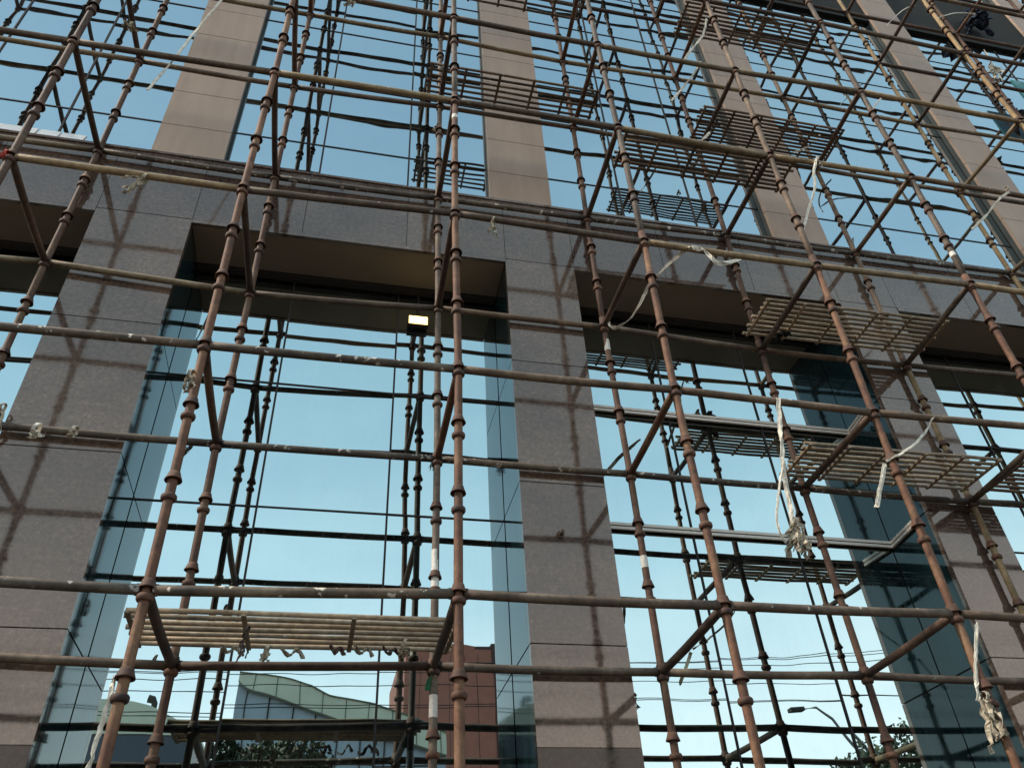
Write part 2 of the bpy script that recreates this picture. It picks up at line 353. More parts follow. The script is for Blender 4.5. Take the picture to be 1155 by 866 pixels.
# grating platforms
def platform(x0, x1, y0, y1, z, nb, nc, mat, lab, tilt=0., rod=.0142):
    root = empty('grating_platform', ((x0+x1)/2, (y0+y1)/2, z), (0, tilt, 0)); L2 = (x1-x0)/2; W2 = (y1-y0)/2
    for j in range(nb):
        y = -W2+2*W2*j/(nb-1); t = MB(); e0 = random.uniform(-.03, .02); e1 = random.uniform(-.02, .03)
        pts = [(-L2+e0+(2*L2+e1-e0)*q/5, y+random.uniform(-.002, .002), random.uniform(-.003, .003)) for q in range(6)]
        t.tube(pts, rod, 8); build(t, 'long_rail', M[mat], root, smooth=True)
    for j in range(nc):
        x = -L2+.02+(2*L2-.04)*j/(nc-1)+random.uniform(-.01, .01); t = MB()
        t.bar((x, -W2-.02, -.017), (x+random.uniform(-.01, .01), W2+.02, -.017), .026, .010); build(t, 'cross_bar', M[mat], root)
    return tag(root, lab, 'scaffold platform', 'barred steel walk platforms on the scaffold')
platform(-1.06, .72, 4.30, 4.76, Z0+.065, 7, 4, 'grate_pale', 'long pale barred platform at lower left, scraps caught on it', -.006, .0155)
platform(3.42, 5.22, 4.34, 4.78, Z0+3.065, 9, 6, 'grate_pale', 'tan barred platform with black rag at its left end', 0)
platform(3.36, 5.05, 4.36, 4.80, Z0+1.565, 8, 6, 'grate_pale', 'tan barred platform below the ragged one, in front of third pillar', 0)
platform(5.22, 6.98, 4.36, 4.78, Z0+1.565, 8, 5, 'grate', 'dark barred platform at the right edge of the photo', 0)
platform(2.2, 3.93, 3.88, 4.26, Z0+4.57, 9, 6, 'grate', 'brown barred platform just under the long front tube, right of centre', 0)
platform(3.49, 5.22, 4.36, 4.80, Z0+6.07, 11, 6, 'grate', 'wide brown barred platform with white straps over the beige pilaster', 0)
platform(3.42, 5.16, 3.94, 4.32, Z0+7.57, 9, 6, 'grate', 'brown barred platform highest up at the top right of centre', 0)
platform(.48, 2.30, 4.40, 4.78, Z0+6.065, 7, 6, 'grate', 'narrow brown barred platform across the middle beige pilaster', 0)
platform(.55, 2.24, 4.0, 4.38, Z0+7.56, 6, 6, 'grate', 'brown barred platform cut by the top edge, above the middle pilaster', 0)

# ------------------------------------------------------------------ the office building
S1, S2 = .8217, .8556
bld = empty('office_building', (0, 5.489, GZ))
tag(bld, 'granite and beige office building with mirror glass bays behind the scaffold', 'building')
def bp(mb, name, mats, smooth=False, parent=None):
    o = build(mb, name, mats, parent or bld, smooth=smooth)
    if parent is None: o.location = (0, -5.489, -GZ)
    return o
YF, YG, YU, YUG = 4.93, 5.489, 5.39, 5.50
PIL = [(-5.70, -4.95), (-2.255, -1.487), (1.272, 1.935), (4.729, 5.382), (8.18, 8.83), (11.63, 12.28), (15.08, 15.73)]
ZS, ZT = 5.538, 6.364
BX0, BX1 = -11.0, 19.0
JZ = [-.50, .70, 1.906, 3.13, 4.306, ZS]
g = .004
for x0, x1 in PIL:
    p = MB(); zs = [GZ]+JZ
    for a, c in zip(zs[:-1], zs[1:]):
        if a < 1.274 < c:
            p.box((x0, YF, a+g), (x1, YF+.05, 1.271), 2); p.box((x0, YF, 1.275), (x1, YF+.05, c-g), 0)
        elif c <= 1.274: p.box((x0, YF, a+g), (x1, YF+.05, c-g), 2)
        else: p.box((x0, YF, a+g), (x1, YF+.05, c-g), 0)
    p.box((x0+.01, YF+.012, GZ), (x1-.01, YG+.2, ZS-.002), 1)
    o = bp(p, 'pillar', [M['granite'], M['joint'], M['granite_dark']])
    q1, q2 = MB(), MB()
    for a, c in zip(zs[:-1], zs[1:]):
        for xx, sgn, q in ((x0, -1, q1), (x1, 1, q2)):
            xa, xb = (xx-.0, xx+.008) if sgn < 0 else (xx-.008, xx+.0)
            q.box((xa, YF+.052, a+g*1.6), (xb, YG-.004, c-g*1.6), 0)
    bp(q1, 'side_return_panel', [M['return']]); bp(q2, 'side_return_panel', [M['return']])
# lintel beam, panelled, with a recessed band near its top
p = MB(); xs = [BX0]
for x0, x1 in PIL: xs += [x0, x1]
xs.append(BX1); full = []
for a, c in zip(xs[:-1], xs[1:]):
    n = 3 if c-a > 2 else 1
    full += [a+(c-a)*j/n for j in range(n)]
full.append(BX1)
for a, c in zip(full[:-1], full[1:]):
    p.box((a+g*.6, YF, ZS+.004), (c-g*.6, YF+.05, ZT-.004), 0)
    p.box((a+g*.6, YF-.012, ZT), (c-g*.6, YU+.3, ZT+.03), 0)
p.box((BX0, YF+.016, ZS+.006), (BX1, YU+.29, ZT-.005), 1)
bp(p, 'lintel_beam', [M['granite'], M['joint']])
# soffits over the recessed bays (with a pale edge trim)
for a, c in zip([BX0]+[x1 for _, x1 in PIL], [x0 for x0, _ in PIL]+[BX1]):
    s = MB(); s.box((a+.002, YF+.03, ZS-.035), (c-.002, YG+.15, ZS+.002), 0); s.box((a+.003, YF-.006, ZS-.045), (c-.003, YF+.028, ZS-.004), 1)
    s.box((a+.01, YG-.09, ZS-.075), (c-.01, YG-.03, ZS-.036), 2)
    bp(s, 'soffit', [M['soffit'], M['granite'], M['frame']])
# ground storey glazing: window > pane rows
HJ = [-.43, .745, 1.921, 3.098, 4.273]
def window(x0, x1, z0, z1, vj, hj, Y, mat, tiltamp, jw=.0075):
    fr = MB()
    for z in hj: fr.box((x0, Y-.004, z-jw*.9), (x1, Y+.03, z+jw*.9), 0)
    for x in vj: fr.box((x-jw, Y-.007, z0), (x+jw, Y+.03, z1), 0)
    fr.box((x0, Y+.04, z0), (x1, Y+.06, z1), 0)
    f = bp(fr, 'window', [M['frame']])
    xs_ = [x0]+vj+[x1]; zs_ = [z0]+hj+[z1]
    for xa, xb in zip(xs_[:-1], xs_[1:]):
        for za, zb in zip(zs_[:-1], zs_[1:]):
            cx, cz = (xa+xb)/2, (za+zb)/2; hx, hz = (xb-xa)/2-.004, (zb-za)/2-.004
            ax, az = random.gauss(0, tiltamp), random.gauss(0, tiltamp*.7)
            t = MB(); nx = 1
            t.add([(-hx, -az*hx*0+0, -hz), (hx, 0, -hz), (hx, 0, hz), (-hx, 0, hz), (-hx, .012, -hz), (hx, .012, -hz), (hx, .012, hz), (-hx, .012, hz)],
                  [(0, 1, 2, 3), (7, 6, 5, 4), (0, 4, 5, 1), (1, 5, 6, 2), (2, 6, 7, 3), (3, 7, 4, 0)])
            o = build(t, 'pane', mat, f, (cx, Y+.003, cz), (ax, 0, az))
    return f
for a, c in zip([BX0]+[x1 for _, x1 in PIL], [x0 for x0, _ in PIL]+[BX1]):
    w = c-a
    if a == -1.487: vj = [-.620, .345]
    elif w > 2: vj = [a+w*j/3 for j in (1, 2)]
    else: vj = []
    window(a, c, GZ, ZS-.04, vj, HJ, YG, M['glass'], .0017)
# beige pilasters and upper glazing
UP_ = [(-5.72, -5.01), (-2.199, -1.506), (1.264, 1.955), (4.654, 5.365), (8.30, 8.94), (11.85, 12.53), (15.3, 15.95)]
ZR = 19.0
for x0, x1 in UP_:
    p = MB(); z = ZT+.03; n = 0; p.box((x0+.01, YU+.012, ZT+.031), (x1-.01, YUG+.25, ZR), 1)
    z = ZT+.034; first = 7.478
    zz = [z]; q = first
    while q < ZR: zz.append(q); q += .612
    zz.append(ZR)
    for a, c in zip(zz[:-1], zz[1:]): p.box((x0, YU, a+.004), (x1, YU+.04, c-.004), 0)
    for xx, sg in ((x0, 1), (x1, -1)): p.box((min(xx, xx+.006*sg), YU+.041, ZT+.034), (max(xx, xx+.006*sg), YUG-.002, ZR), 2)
    bp(p, 'pilaster', [M['clad'], M['joint'], M['return_up']])
UHJ = [7.64+1.224*j for j in range(0, 5)]
for a, c in zip([BX0]+[x1 for _, x1 in UP_], [x0 for x0, _ in UP_]+[BX1]):
    w = c-a
    if a == -1.506: vj = [-.56, .377]
    elif w > 2: vj = [a+w*j/3 for j in (1, 2)]
    else: vj = []
    window(a, c, ZT+.035, 13.43, vj, UHJ, YUG, M['glass_up'], .0012, .009)
    s = MB(); s.box((a+.003, YUG-.06, 13.47), (c-.003, YUG+.2, 15.2)); bp(s, 'floor_band', [M['soffit_dark']])
    window(a, c, 15.22, ZR, vj, [16.4, 17.7], YUG, M['glass_up'], .0012, .009)
s = MB(); s.box((BX0-.2, YU-.3, ZR+.01), (BX1+.2, 20, ZR+.6)); bp(s, 'roof', [M['clad']])
s = MB(); s.box((BX0, YG+.3, GZ), (BX1, 19.5, ZT-.02)); s.box((BX0, YUG+.3, ZT-.015), (BX1, 19.5, ZR)); bp(s, 'rear_wall', [M['granite']])
s = MB(); s.box((BX0-.3, YF, GZ), (BX0-.002, 19.5, ZT)); s.box((BX1+.002, YF, GZ), (BX1+.3, 19.5, ZT)); bp(s, 'end_wall', [M['granite']])
# open sash in the far right upper bay
t = MB(); t.box((10.15, YUG-.30, 10.95), (11.0, YUG-.27, 11.75)); bp(t, 'open_sash', [plain('teal_sash_glass', (.05, .22, .22), .15, bmp=0)])

# lit bulkhead lamp on the window head
lp = empty('wall_lamp', (.53, YG-.03, 5.09)); tag(lp, 'lit rectangular flood lamp glowing at the head of the middle glass bay', 'lamp')
t = MB(); t.box((-.092, -.05, -.053), (.092, .0, .053)); build(t, 'housing', M['frame'], lp)
t = MB(); t.box((-.085, -.056, -.045), (.085, -.0505, .045)); build(t, 'lens', M['lamp'], lp)
t = MB(); t.box((-.06, -.062, -.025), (.06, -.0565, .025)); build(t, 'bulb', M['lamp_core'], lp)
t = MB(); t.tube([(0, .0, .065), (0, .0, .36)], .008, 8); build(t, 'stem', M['frame'], lp)

# off-white channels across the second bay, bent round onto the pillar side
def channel(z, ret, lab):
    t = MB()
    for dz in (-.018, .018):
        t.bar((1.95, YG-.03, z+dz+.02), (4.715, YG-.03, z+dz-.005), .020, .024)
        t.bar((4.71, YG-.03, z+dz-.005), (4.705, YG-.03-ret, z+dz+.02), .024, .024)
    t.bar((1.95, YG-.024, z+.02), (4.715, YG-.024, z-.005), .012, .022, 1)
    tag(build(t, 'cable_channel', [M['channel'], M['frame']]), lab, 'cable channel', 'white channels fixed on the glass')
channel(4.28, .28, 'upper off-white channel strip across the glass, bent at the third pillar')
channel(3.085, .34, 'lower off-white channel strip across the glass, bent at the third pillar')
# white boards standing on the beam ledge at the left
for j, (pa, pb) in enumerate(((-60, 36), (42, 64), (69, 95))):
    xa, xb = at(pa, 150, 4.93).x, at(pb, 160, 4.93).x
    t = MB(); h = .085-.004*j; t.prism([(xa, ZT+.032), (xb-.02, ZT+.032), (xb, ZT+.03+h), (xa+.02, ZT+.03+h)], 4.925, 4.945)
    tag(build(t, 'white_board', M['white']), ['long white board standing on the ledge at the left edge', 'short middle white board on the ledge at left', 'rightmost short white board on the ledge, before the left pilaster'][j], 'board', 'white boards on the beam ledge')
# anchor stub on the middle pillar
a0 = at(632, 603, YF)
t = MB(); t.tube([a0+Vector((0, .004, 0)), a0+Vector((0, -.07, -.004))], .014, 10); t.tube([a0+Vector((0, -.001, 0)), a0+Vector((0, -.012, 0))], .028, 10)
tag(build(t, 'anchor_bolt', M['rust_dark'], smooth=True), 'short rusty anchor stub sticking out of the middle pillar', 'bolt')

# ------------------------------------------------------------------ straps and rags
def strap(px, w, lab, mat='strap', cat='strap', t=.003, sub=6, seed=0, name='loose_strap'):
    P = [at(x, y, Y) for x, y, Y in px]; pts = []; rnd = random.Random(seed)
    for i in range(len(P)-1):
        p0 = P[max(i-1, 0)]; p1 = P[i]; p2 = P[i+1]; p3 = P[min(i+2, len(P)-1)]
        for q in range(sub):
            u = q/sub; pts.append(.5*((2*p1)+(-p0+p2)*u+(2*p0-5*p1+4*p2-p3)*u*u+(-p0+3*p1-3*p2+p3)*u**3))
    pts.append(P[-1]); n = len(pts)
    pts = [p+Vector((rnd.uniform(-1, 1), rnd.uniform(-1, 1), rnd.uniform(-1, 1)))*.003 for p in pts]
    a0 = rnd.uniform(0, 3); side = [(math.cos(a0+i*.22), .35*math.sin(a0*2+i*.3), math.sin(a0+i*.22)) for i in range(n)]
    w = w*1.35; mb = MB(); mb.ribbon(pts, w, t, side); mb.ribbon([p+Vector((.004, -.004, .002)) for p in pts], w*.6, t, side[::-1])
    return tag(build(mb, name, M[mat]), lab, cat)
strap([(686, 362, 4.80), (691, 371, 4.75), (712, 358, 4.6), (728, 330, 4.4), (735, 318, 4.3), (755, 297, 4.1), (777, 279, 3.82)], .022, 'long dirty white strap looping from fourth rear upright up to the front tube', seed=1)
strap([(781, 279, 3.82), (795, 283, 3.82), (808, 296, 3.83), (822, 296, 4.0), (843, 289, 4.1)], .030, 'short bent white strap lying along the front tube right of the long strap', seed=2)
strap([(878, 449, 3.82), (880, 480, 3.83), (882, 510, 3.84), (886, 545, 3.86), (893, 580, 3.88), (899, 612, 3.9)], .022, 'white strap hanging straight down from a front tube to a knotted bundle', seed=3)
strap([(884, 520, 3.84), (878, 555, 3.85), (876, 590, 3.85), (886, 612, 3.88)], .010, 'thin pale cord beside the hanging strap', seed=4)
strap([(1053, 470, 3.83), (1040, 492, 3.86), (1020, 509, 3.83), (1000, 520, 3.8)], .014, 'white strap stretched from a front tube to the sixth front upright... lower end', seed=5)['label'] = 'thin white strap running from the front tube down to the fifth front upright'
strap([(998, 524, 3.8), (994, 545, 3.8), (989, 572, 3.8)], .024, 'short flat white strap end hanging in front of the lower tan platform', seed=6)
strap([(921, 178, 3.82), (918, 195, 3.82), (919, 212, 3.84), (911, 240, 3.86), (903, 268, 3.88)], .020, 'pale strap hanging from front tube beside the fifth upright, over the beige pilaster', seed=7)
strap([(250, 0, 3.9), (222, 34, 3.9), (195, 68, 3.9), (166, 102, 3.9)], .016, 'straight white tape end slanting over the left beige pilaster', seed=8)
strap([(1101, 702, 3.83), (1101, 730, 3.83), (1100, 760, 3.84), (1103, 790, 3.84)], .018, 'white strip hanging beside the fifth front upright at lower right', seed=9)
strap([(790, 70, 4.7), (782, 84, 4.7), (766, 104, 4.7), (757, 114, 4.7)], .020, 'white strap end dangling below the fourth tier, upper of two by the upright', seed=10)
strap([(797, 22, 3.95), (793, 40, 3.95), (780, 56, 3.95), (770, 70, 3.95)], .020, 'white strap drooping from the topmost barred platform', seed=11)
strap([(1138, 217, 3.82), (1128, 224, 3.84), (1112, 243, 3.9), (1096, 259, 3.95)], .018, 'white strap knotted on the front tube near the right edge', seed=12)
strap([(997, 108, 4.8), (986, 121, 4.8), (984, 133, 4.8), (990, 143, 4.8)], .016, 'small hooked white strap on the seventh rear upright', seed=13)
strap([(925, 152, 4.6), (910, 166, 4.6), (895, 172, 4.6)], .018, 'pale strap lying across the right end of the wide platform', seed=14)
strap([(800, 150, 4.4), (790, 160, 4.4), (786, 163, 4.4)], .022, 'white strap scrap on the left end of the wide platform', seed=15)
strap([(130, 762, 3.86), (122, 792, 3.86), (112, 826, 3.86), (99, 868, 3.86)], .016, 'pale rope hanging beside the second front upright at lower left', seed=16)
strap([(1110, 57, 3.9), (1122, 78, 3.9), (1131, 92, 3.9)], .022, 'white strap stretched beside the seventh upright at upper right', seed=17)
strap([(1060, 20, 3.9), (1078, 15, 3.9), (1100, 16, 3.9)], .018, 'curved white strap beside the bundle at the top right corner', seed=18)
strap([(1000, 29, 4.8), (1018, 12, 4.8), (1032, 6, 4.8)], .010, 'fine pale cord over the right beige pilaster at top', seed=19)
strap([(488, 745, 4.86), (487, 760, 4.86), (482, 778, 4.86)], .026, 'green netting strip hanging at the right end of lower left platform', 'green_cloth', 'netting', seed=20, name='netting_strip')
def rag(x, y, Y, length, width, seed, lab, mat='rag', cat='rag', lean=(0, 0), n=7, name='hanging_rag'):
    rnd = random.Random(seed); c = at(x, y, Y); mb = MB()
    for j in range(n):
        p = c+Vector((rnd.uniform(-.3, .3)*width, rnd.uniform(-.3, .3)*width, rnd.uniform(-.01, .01))); pts = [p]
        for q in range(9):
            p = p+Vector((lean[0]/9+rnd.uniform(-.5, .5)*width*.5, rnd.uniform(-.5, .5)*width*.4, -length/9*rnd.uniform(.2, 1.5))); pts.append(p)
        side = [(math.cos(q*.9+j), math.sin(q*.7+j*2), .4*math.sin(q+j)) for q in range(len(pts))]
        mb.ribbon(pts, width*rnd.uniform(.22, .5), .003, side)
    # wrap round the tube
    mb.ribbon([c+Vector((random.uniform(-.004, .004)+.01*math.sin(a), -.03*math.cos(a), .03*math.sin(a)+.02)) for a in [i*.7 for i in range(10)]], width*.35, .003, (1, .2, 0))
    return tag(build(mb, name, M[mat]), lab, cat, 'rags and scraps caught on the scaffold')
rag(163, 203, 3.84, .16, .06, 1, 'tattered cream rag hanging from the front tube left of centre', lean=(-.10, 0))
rag(556, 251, 3.84, .13, .045, 2, 'small knotted whitish rag on the front tube over the middle pillar')
rag(897, 592, 3.88, .20, .09, 3, 'knotted grey-white bundle hanging over the lower white channel', n=11)
rag(1112, 790, 3.84, .22, .07, 4, 'crumpled white rag hanging by the fifth front upright at lower right', n=9)
rag(214, 425, 3.84, .14, .05, 5, 'pale rag tied behind the second front upright')
rag(2, 462, 4.86, .20, .05, 6, 'cream rag at the left edge of the photo')
rag(148, 30, 4.3, .04, .06, 7, 'knot of pale cloth on a cross tube at top left')
rag(494, 142, 4.86, .10, .05, 8, 'small whitish rag on the third rear upright below the narrow platform', lean=(-.03, 0))
rag(862, 352, 4.7, .06, .06, 9, 'white rag knotted on the left end of the tan platform')
rag(872, 362, 4.75, .22, .12, 10, 'black cloth bundled at the left end of the tan platform', 'black_cloth', n=12)
rag(1118, 75, 3.9, .18, .10, 11, 'white plastic bundle beside the seventh upright at upper right', 'strap', n=10)
rag(1095, 12, 5.2, .50, .32, 12, 'dark blue and grey cloth bundle hanging at the top right corner', 'blue_cloth', n=14)
rag(1136, 215, 3.84, .05, .05, 13, 'pale knot on the front tube near the right edge')
rag(300, 737, 4.45, .05, .06, 14, 'pale scrap caught in the bars of the lower left platform', n=5)
rag(455, 730, 4.45, .05, .05, 15, 'scrap of torn sacking near the right end of the lower left platform', n=6)
rag(277, 716, 4.3, .16, .035, 16, 'rusty hook-like scrap hanging under the lower left platform', 'rust_dark', n=4)
rag(395, 2, 3.84, .06, .06, 17, 'knot of white cloth on the front tube at the top edge')
rag(40, 487, 3.83, .02, .05, 18, 'flat white scrap on the dark front tube at left', 'strap', n=5)
rag(82, 490, 3.83, .02, .04, 19, 'second cream scrap on the same dark front tube', n=4)
rag(6, 176, 3.83, .03, .05, 20, 'red tape wrapped round the first front upright', 'red_cloth', n=4)
rag(1148, 128, 5.1, .35, .22, 21, 'black bundle beside the teal open sash at the right edge', 'black_cloth', n=12)
rag(922, 182, 3.83, .06, .04, 22, 'white knot on the front tube over the fifth upright', 'strap', n=5)
rag(845, 45, 4.3, .08, .05, 23, 'tiny pale knot under the topmost barred platform', n=4)

for q, (x, y, dx) in enumerate(((250, 727, 22), (372, 727, 16), (400, 728, 20), (432, 729, 18), (318, 730, 24))):
    strap([(x, y, 4.40), (x+dx*.3, y+9, 4.45), (x+dx*.7, y+3, 4.5), (x+dx, y+12, 4.5)], .018, ['small curled scrap at the left part of the lower left platform', 'dark scrap in the middle of the lower left platform', 'second scrap right of the middle of the lower left platform', 'scrap nearest the right end of the lower left platform', 'torn scrap over the second cross bar of lower left platform'][q], ['rag', 'rust_dark', 'rag', 'rust_dark', 'rag'][q], 'scrap', seed=40+q, name='torn_scrap')
# ------------------------------------------------------------------ street side (mirrored in the glass)
def mir(x, y, Yv):
    p = at(x, y, Yv); return Vector((p.x, 2*YG-p.y, p.z))
def structure(mb, name, mat, **k):
    return tag(build(mb, name, mat, **k), kind='structure')
t = MB(); t.box((-900, -900, GZ-.5), (900, 900, GZ)); structure(t, 'ground', M['paving'])
t = MB(); t.box((-400, -13.0, GZ+.0), (400, -4.0, GZ+.004)); structure(t, 'road', M['asphalt'])
t = MB()
for x in range(-120, 120, 6): t.box((x, -8.57, GZ+.004), (x+3, -8.43, GZ+.008))
structure(t, 'road_markings', M['roadpaint'])
t = MB(); t.box((-400, -4.0, GZ), (400, 5.9, GZ+.0)) if False else t.box((-400, -4.15, GZ), (400, -4.0, GZ+.14)); t.box((-400, -13.15, GZ), (400, -13.0, GZ+.14)); structure(t, 'kerb', M['concrete'])

Yv = 40.
# showroom with a wavy pale green fascia
topl = [(265, 757), (300, 762), (330, 767), (352, 773), (362, 779), (372, 784), (392, 788), (420, 794), (448, 803), (470, 812), (500, 826)]
botl = [(500, 850), (470, 842), (440, 834), (410, 824), (385, 814), (355, 804), (325, 794), (300, 785), (282, 780), (272, 775), (265, 768)]
def poly(px, Yv): return [(mir(x, y, Yv).x, mir(x, y, Yv).z) for x, y in px]
yb = 2*YG-Yv
sr = empty('showroom_building', (0, yb, GZ)); tag(sr, 'blue-grey showroom with a wavy pale green roof fascia, mirrored at the bottom', 'building')
def part(mb, name, mats, par): o = build(mb, name, mats, par); o.location = (-par.location.x, -par.location.y, -par.location.z); return o
T, Bq = poly(topl, Yv), poly(botl, Yv)[::-1]
def itp(P, x):
    for (xa, za), (xb, zb) in zip(P[:-1], P[1:]):
        if xa <= x <= xb: return za+(zb-za)*(x-xa)/max(xb-xa, 1e-6)
    return P[0][1] if x < P[0][0] else P[-1][1]
xl_, xr_ = max(T[0][0], Bq[0][0]), min(T[-1][0], Bq[-1][0]); NP = 36
XS = [xl_+(xr_-xl_)*q/NP for q in range(NP+1)]
t = MB(); t.prism([(x, itp(T, x)) for x in XS]+[(x, itp(Bq, x)) for x in XS[::-1]], yb-5, yb)
part(t, 'roof_fascia', [M['fascia']], sr)
t = MB()
for x in XS[3::4]: t.box((x-.02, yb+.001, itp(Bq, x)+.02), (x+.02, yb+.02, itp(T, x)-.02))
part(t, 'fascia_joint', [M['fascia_joint']], sr)
t = MB()
for q in range(NP): t.bar((XS[q], yb+.02, itp(T, XS[q])), (XS[q+1], yb+.02, itp(T, XS[q+1])), .10, .05); t.bar((XS[q], yb+.02, itp(Bq, XS[q])), (XS[q+1], yb+.02, itp(Bq, XS[q+1])), .06, .035)
part(t, 'roof_gutter', [M['fascia_joint']], sr)
t = MB(); t.prism([(x, itp(Bq, x)-.02) for x in XS]+[(xr_, GZ), (xl_, GZ)], yb-4.8, yb-.25)
part(t, 'wall', [M['blue_wall']], sr)
t = MB()
for x in XS[2::4]: t.box((x-.03, yb-.25, GZ), (x+.03, yb-.2, itp(Bq, x)-.06))
for z in (3.4, 6.8, 9.6): t.box((xl_, yb-.25, z-.03), (xr_-.5, yb-.215, z+.03))
part(t, 'wall_mullion', [M['frame']], sr)
# smaller green roof to its left with navy wall
g2 = empty('low_green_roofed_building', (0, yb-2, GZ)); tag(g2, 'low navy building with a curved green roof and round chimney, mirrored at lower left', 'building')
Y2 = Yv+2; rp = poly([(120, 780), (145, 783), (170, 789), (190, 797), (205, 805), (222, 816), (222, 822), (100, 822), (100, 780)], Y2)
t = MB(); t.prism(rp, 2*YG-Y2-6, 2*YG-Y2); part(t, 'roof', [M['fascia']], g2)
x0 = rp[-1][0]; x1 = rp[5][0]; zt = rp[6][1]
t = MB(); t.box((x0, 2*YG-Y2-5.8, GZ), (x1-.1, 2*YG-Y2-.1, zt-.01)); part(t, 'wall', [M['dark_blue_wall']], g2)
c0 = mir(168, 792, Y2); t = MB(); t.tube([c0+Vector((0, -1, -.4)), c0+Vector((0, -1, .55)), c0+Vector((-.12, -1, .72)), c0+Vector((-.4, -1, .78))], [.17, .17, .2, .2], 12); part(t, 'chimney', [M['frame']], g2)
# red-brown building
Y3 = 130.; y3 = 2*YG-Y3
rb = empty('red_brown_building', (0, y3, GZ)); tag(rb, 'plain red-brown rendered building with dark edge, mirrored left of the middle pillar', 'building')
pr = poly([(455, 728), (510, 726), (553, 736)], Y3); xl, xr = pr[0][0], pr[2][0]
t = MB(); t.prism([pr[0], pr[1], pr[2], (xr, GZ), (xl, GZ)], y3-25, y3); part(t, 'wall', [M['brick']], rb)
t = MB(); t.box((xr, y3-25, GZ+27), (xr+1.6, y3+.1, pr[2][1]+1.2)); t.box((xr-3, y3-1, pr[2][1]+.02), (xr+.0, y3+.05, pr[2][1]+.6)); part(t, 'edge_trim', [M['brick_dark']], rb)
t = MB()
for j in range(1, 6): x = xl+(xr-xl)*j/6; t.box((x-.05, y3, GZ), (x+.05, y3+.02, pr[2][1]-1))

part(t, 'render_joint', [M['brick_dark']], rb)
# a long low terrace of plain buildings so that the street has another side
def lowblock(x0, x1, y, h, mat, lab):
    e = empty('low_shop_block', ((x0+x1)/2, y, GZ)); tag(e, lab, 'building')
    t = MB(); t.box((x0, y-8, GZ), (x1, y, h)); part(t, 'wall', [mat], e)
    t = MB(); t.box((x0-.1, y-8.1, h+.002), (x1+.1, y+.15, h+.3)); part(t, 'roof', [M['concrete']], e)
    n = int((x1-x0)/3)
    for lv in range(int((h-GZ)/3.2)):
        for j in range(n):
            xa = x0+(j+.25)*(x1-x0)/n; t = MB(); t.box((xa, y+.002, GZ+1+lv*3.2), (xa+1.5, y+.05, GZ+2.6+lv*3.2)); part(t, 'window', [M['dark_blue_wall']], e)
lowblock(-46, -16, -30, 6.2, M['paving'], 'plain low grey block across the street, hidden left of the mirrored showroom')
lowblock(12, 26, -34, 5.4, M['concrete'], 'plain low block across the street behind the mirrored trees')
lowblock(30, 62, -32, 5.8, M['paving'], 'plain long block across the street at the far right')
# trees
def tree(c, rad, hz, n, seed, lab):
    rnd = random.Random(seed); root = empty('street_tree', (c.x, c.y, GZ)); tag(root, lab, 'tree', 'trees across the street')
    t = MB(); H = c.z-GZ
    t.tube([(0, 0, 0), (.1, .05, H*.4), (0, .1, H*.75), (.1, 0, H)], [.28, .2, .14, .06], 10)
    for j in range(7):
        a = rnd.uniform(0, 6.28); z0 = H*rnd.uniform(.45, .8)
        t.tube([(0, 0, z0), (math.cos(a)*rad*.4, math.sin(a)*rad*.4, z0+hz*.3), (math.cos(a)*rad*.75, math.sin(a)*rad*.75, z0+hz*.5)], [.09, .06, .025], 6)
    build(t, 'trunk', M['bark'], root, smooth=True)
    cl = [(Vector((rnd.gauss(0, .45)*rad, rnd.gauss(0, .45)*rad, H+rnd.uniform(-.7, .75)*hz)), rnd.uniform(.25, .5)*rad) for _ in range(16)]
    mb = MB()
    for _ in range(n):
        cc, rr = rnd.choice(cl); d = Vector((rnd.gauss(0, 1), rnd.gauss(0, 1), rnd.gauss(0, 1))).normalized()*rr*rnd.uniform(.6, 1.08)
        p = cc+d*Vector((1, 1, .75)).length/1.6; s_ = rnd.uniform(.07, .16); a = Vector((rnd.gauss(0, 1), rnd.gauss(0, 1), rnd.gauss(0, 1))).normalized()*s_
        b_ = a.orthogonal().normalized()*s_*.5; mb.add([p-a, p+b_, p+a, p-b_], [(0, 1, 2, 3)])
    build(mb, 'crown', M['leaf'], root)
c = mir(318, 893, 31.); tree(c, 2.3, 1.6, 9000, 3, 'dark leafy tree in front of the mirrored showroom at the bottom')
c = mir(985, 912, 30.); tree(c, 3.2, 1.3, 9000, 5, 'leafy tree under the mirrored street lamp')
c = mir(880, 935, 33.); tree(c, 2.6, 1.4, 6000, 8, 'lower leafy tree left of the mirrored street lamp')
# street lamp
a0, a1, a2, a3 = mir(895, 803, 30.), mir(930, 800, 30.), mir(965, 836, 30.), mir(995, 872, 30.)
sl = empty('street_lamp', (a3.x+.6, a3.y, GZ)); tag(sl, 'curved arm street lamp mirrored in the glass of the second bay', 'street lamp')
pp = [Vector((a3.x+.6, a3.y, GZ)), Vector((a3.x+.35, a3.y, a3.z-2.5)), a3, a2, a2.lerp(a1, .55)+Vector((0, 0, .22)), a1+Vector((-.1, 0, .05)), a1.lerp(a0, .6)]
t = MB(); t.tube(pp, [.11, .09, .075, .06, .055, .05, .045], 10); part(t, 'pole', [M['lamp_metal']], sl)
t = MB(); t.bar(a0.lerp(a1, .45), a0, .32, .14); part(t, 'lamp_head', [M['frame']], sl)
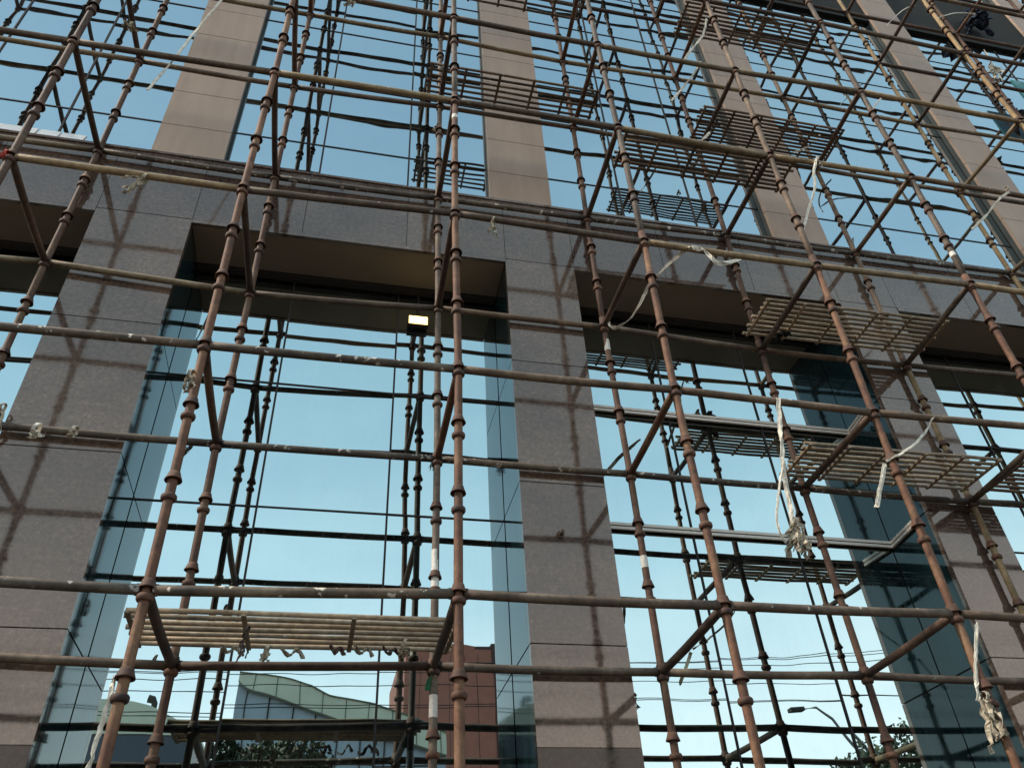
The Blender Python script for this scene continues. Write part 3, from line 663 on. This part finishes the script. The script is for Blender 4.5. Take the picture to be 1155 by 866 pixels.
# overhead cables and their poles
def pole(x, y, h, lab):
    e = empty('utility_pole', (x, y, GZ)); tag(e, lab, 'utility pole', 'utility poles carrying the street cables')
    t = MB(); t.tube([(0, 0, 0), (0, 0, h-GZ)], [.13, .09], 10); build(t, 'post', M['concrete'], e)
    t = MB(); t.bar((0, -.9, h-GZ-.4), (0, .9, h-GZ-.4), .09, .09); build(t, 'cross_arm', M['rust_dark'], e)
pole(-24, -14.5, 9.6, 'concrete utility pole across the street, off to the left')
pole(30, -14.5, 11.5, 'concrete utility pole across the street, off to the right')
def cable(p, q, sag, lab):
    pts = [p.lerp(q, j/24)-Vector((0, 0, 4*sag*(j/24)*(1-j/24))) for j in range(25)]
    t = MB(); t.tube(pts, .014, 5); tag(build(t, 'overhead_cable', M['wire']), lab, 'cable', 'overhead cables along the street')
A, Bz = (-24, 30), None
for j, (za, zb, dy, sg) in enumerate(((9.5, 11.4, -.8, .9), (9.2, 10.9, 0, .75), (8.6, 10.4, .8, .7), (8.35, 9.4, .4, .35), (8.0, 9.0, -.4, .3), (7.7, 8.9, 0, .3))):
    cable(Vector((-24, -14.5+dy, za-.3)), Vector((30, -14.5+dy, zb-.3)), sg, '%s thin black overhead cable mirrored across the lower glass' % ['topmost', 'second', 'third', 'fourth', 'fifth', 'lowest'][j])

# ------------------------------------------------------------------ light
w = bpy.data.worlds.new('World'); C.world = w; w.use_nodes = True
N, L = w.node_tree.nodes, w.node_tree.links
sky = N.new('ShaderNodeTexSky'); sky.sky_type = 'NISHITA'; sky.sun_disc = False
sd = Vector((-.95, -.12, 1.0)).normalized()          # towards the sun
sky.sun_elevation = math.asin(sd.z); sky.sun_rotation = math.atan2(sd.x, sd.y)
sky.air_density = 1.3; sky.dust_density = .8; sky.ozone_density = 1.4; sky.altitude = 50
bg = N['Background']; bg.inputs[1].default_value = .11
# thin high haze over the clear sky: pale at the horizon, light blue overhead
tc = N.new('ShaderNodeTexCoord'); sx = N.new('ShaderNodeSeparateXYZ'); L.new(tc.outputs['Generated'], sx.inputs[0])
vr = ramp(N, L, sx.outputs['Z'], [(.0, (1.25, 1.2, 1.12)), (.22, (.97, 1.03, 1.02)), (.42, (.56, .73, .80)), (.6, (.36, .53, .62)), (.95, (.25, .39, .48))])
cn = N.new('ShaderNodeTexNoise'); cn.inputs['Scale'].default_value = 2.2; cn.inputs['Detail'].default_value = 5; cn.inputs['Roughness'].default_value = .55
cm = N.new('ShaderNodeMapping'); cm.inputs['Scale'].default_value = (1, 1, 3.2); L.new(tc.outputs['Generated'], cm.inputs['Vector']); L.new(cm.outputs[0], cn.inputs['Vector'])
vr = mix(N, L, 1., vr, ramp(N, L, cn.outputs['Fac'], [(.35, (.93, .95, .97)), (.7, (1.16, 1.11, 1.07))]), 'MULTIPLY')
vm = N.new('ShaderNodeVectorMath'); vm.operation = 'SCALE'; vm.inputs['Scale'].default_value = 17.; L.new(vr, vm.inputs[0])
L.new(mix(N, L, .72, sky.outputs[0], vm.outputs[0]), bg.inputs[0])
sun = bpy.data.lights.new('sun', 'SUN'); so = bpy.data.objects.new('sun', sun); col.objects.link(so)
sun.energy = 4.4; sun.angle = R(3); sun.color = (1, .88, .74); so.rotation_euler = (-sd).to_track_quat('-Z', 'Y').to_euler(); so.location = (0, 0, 30)
C.view_settings.view_transform = 'Standard'; C.view_settings.look = 'None'; C.view_settings.exposure = .10; C.view_settings.gamma = 1
C.render.engine = 'CYCLES'
C.cycles.caustics_reflective = False; C.cycles.max_bounces = 8; C.cycles.glossy_bounces = 6; C.cycles.diffuse_bounces = 3
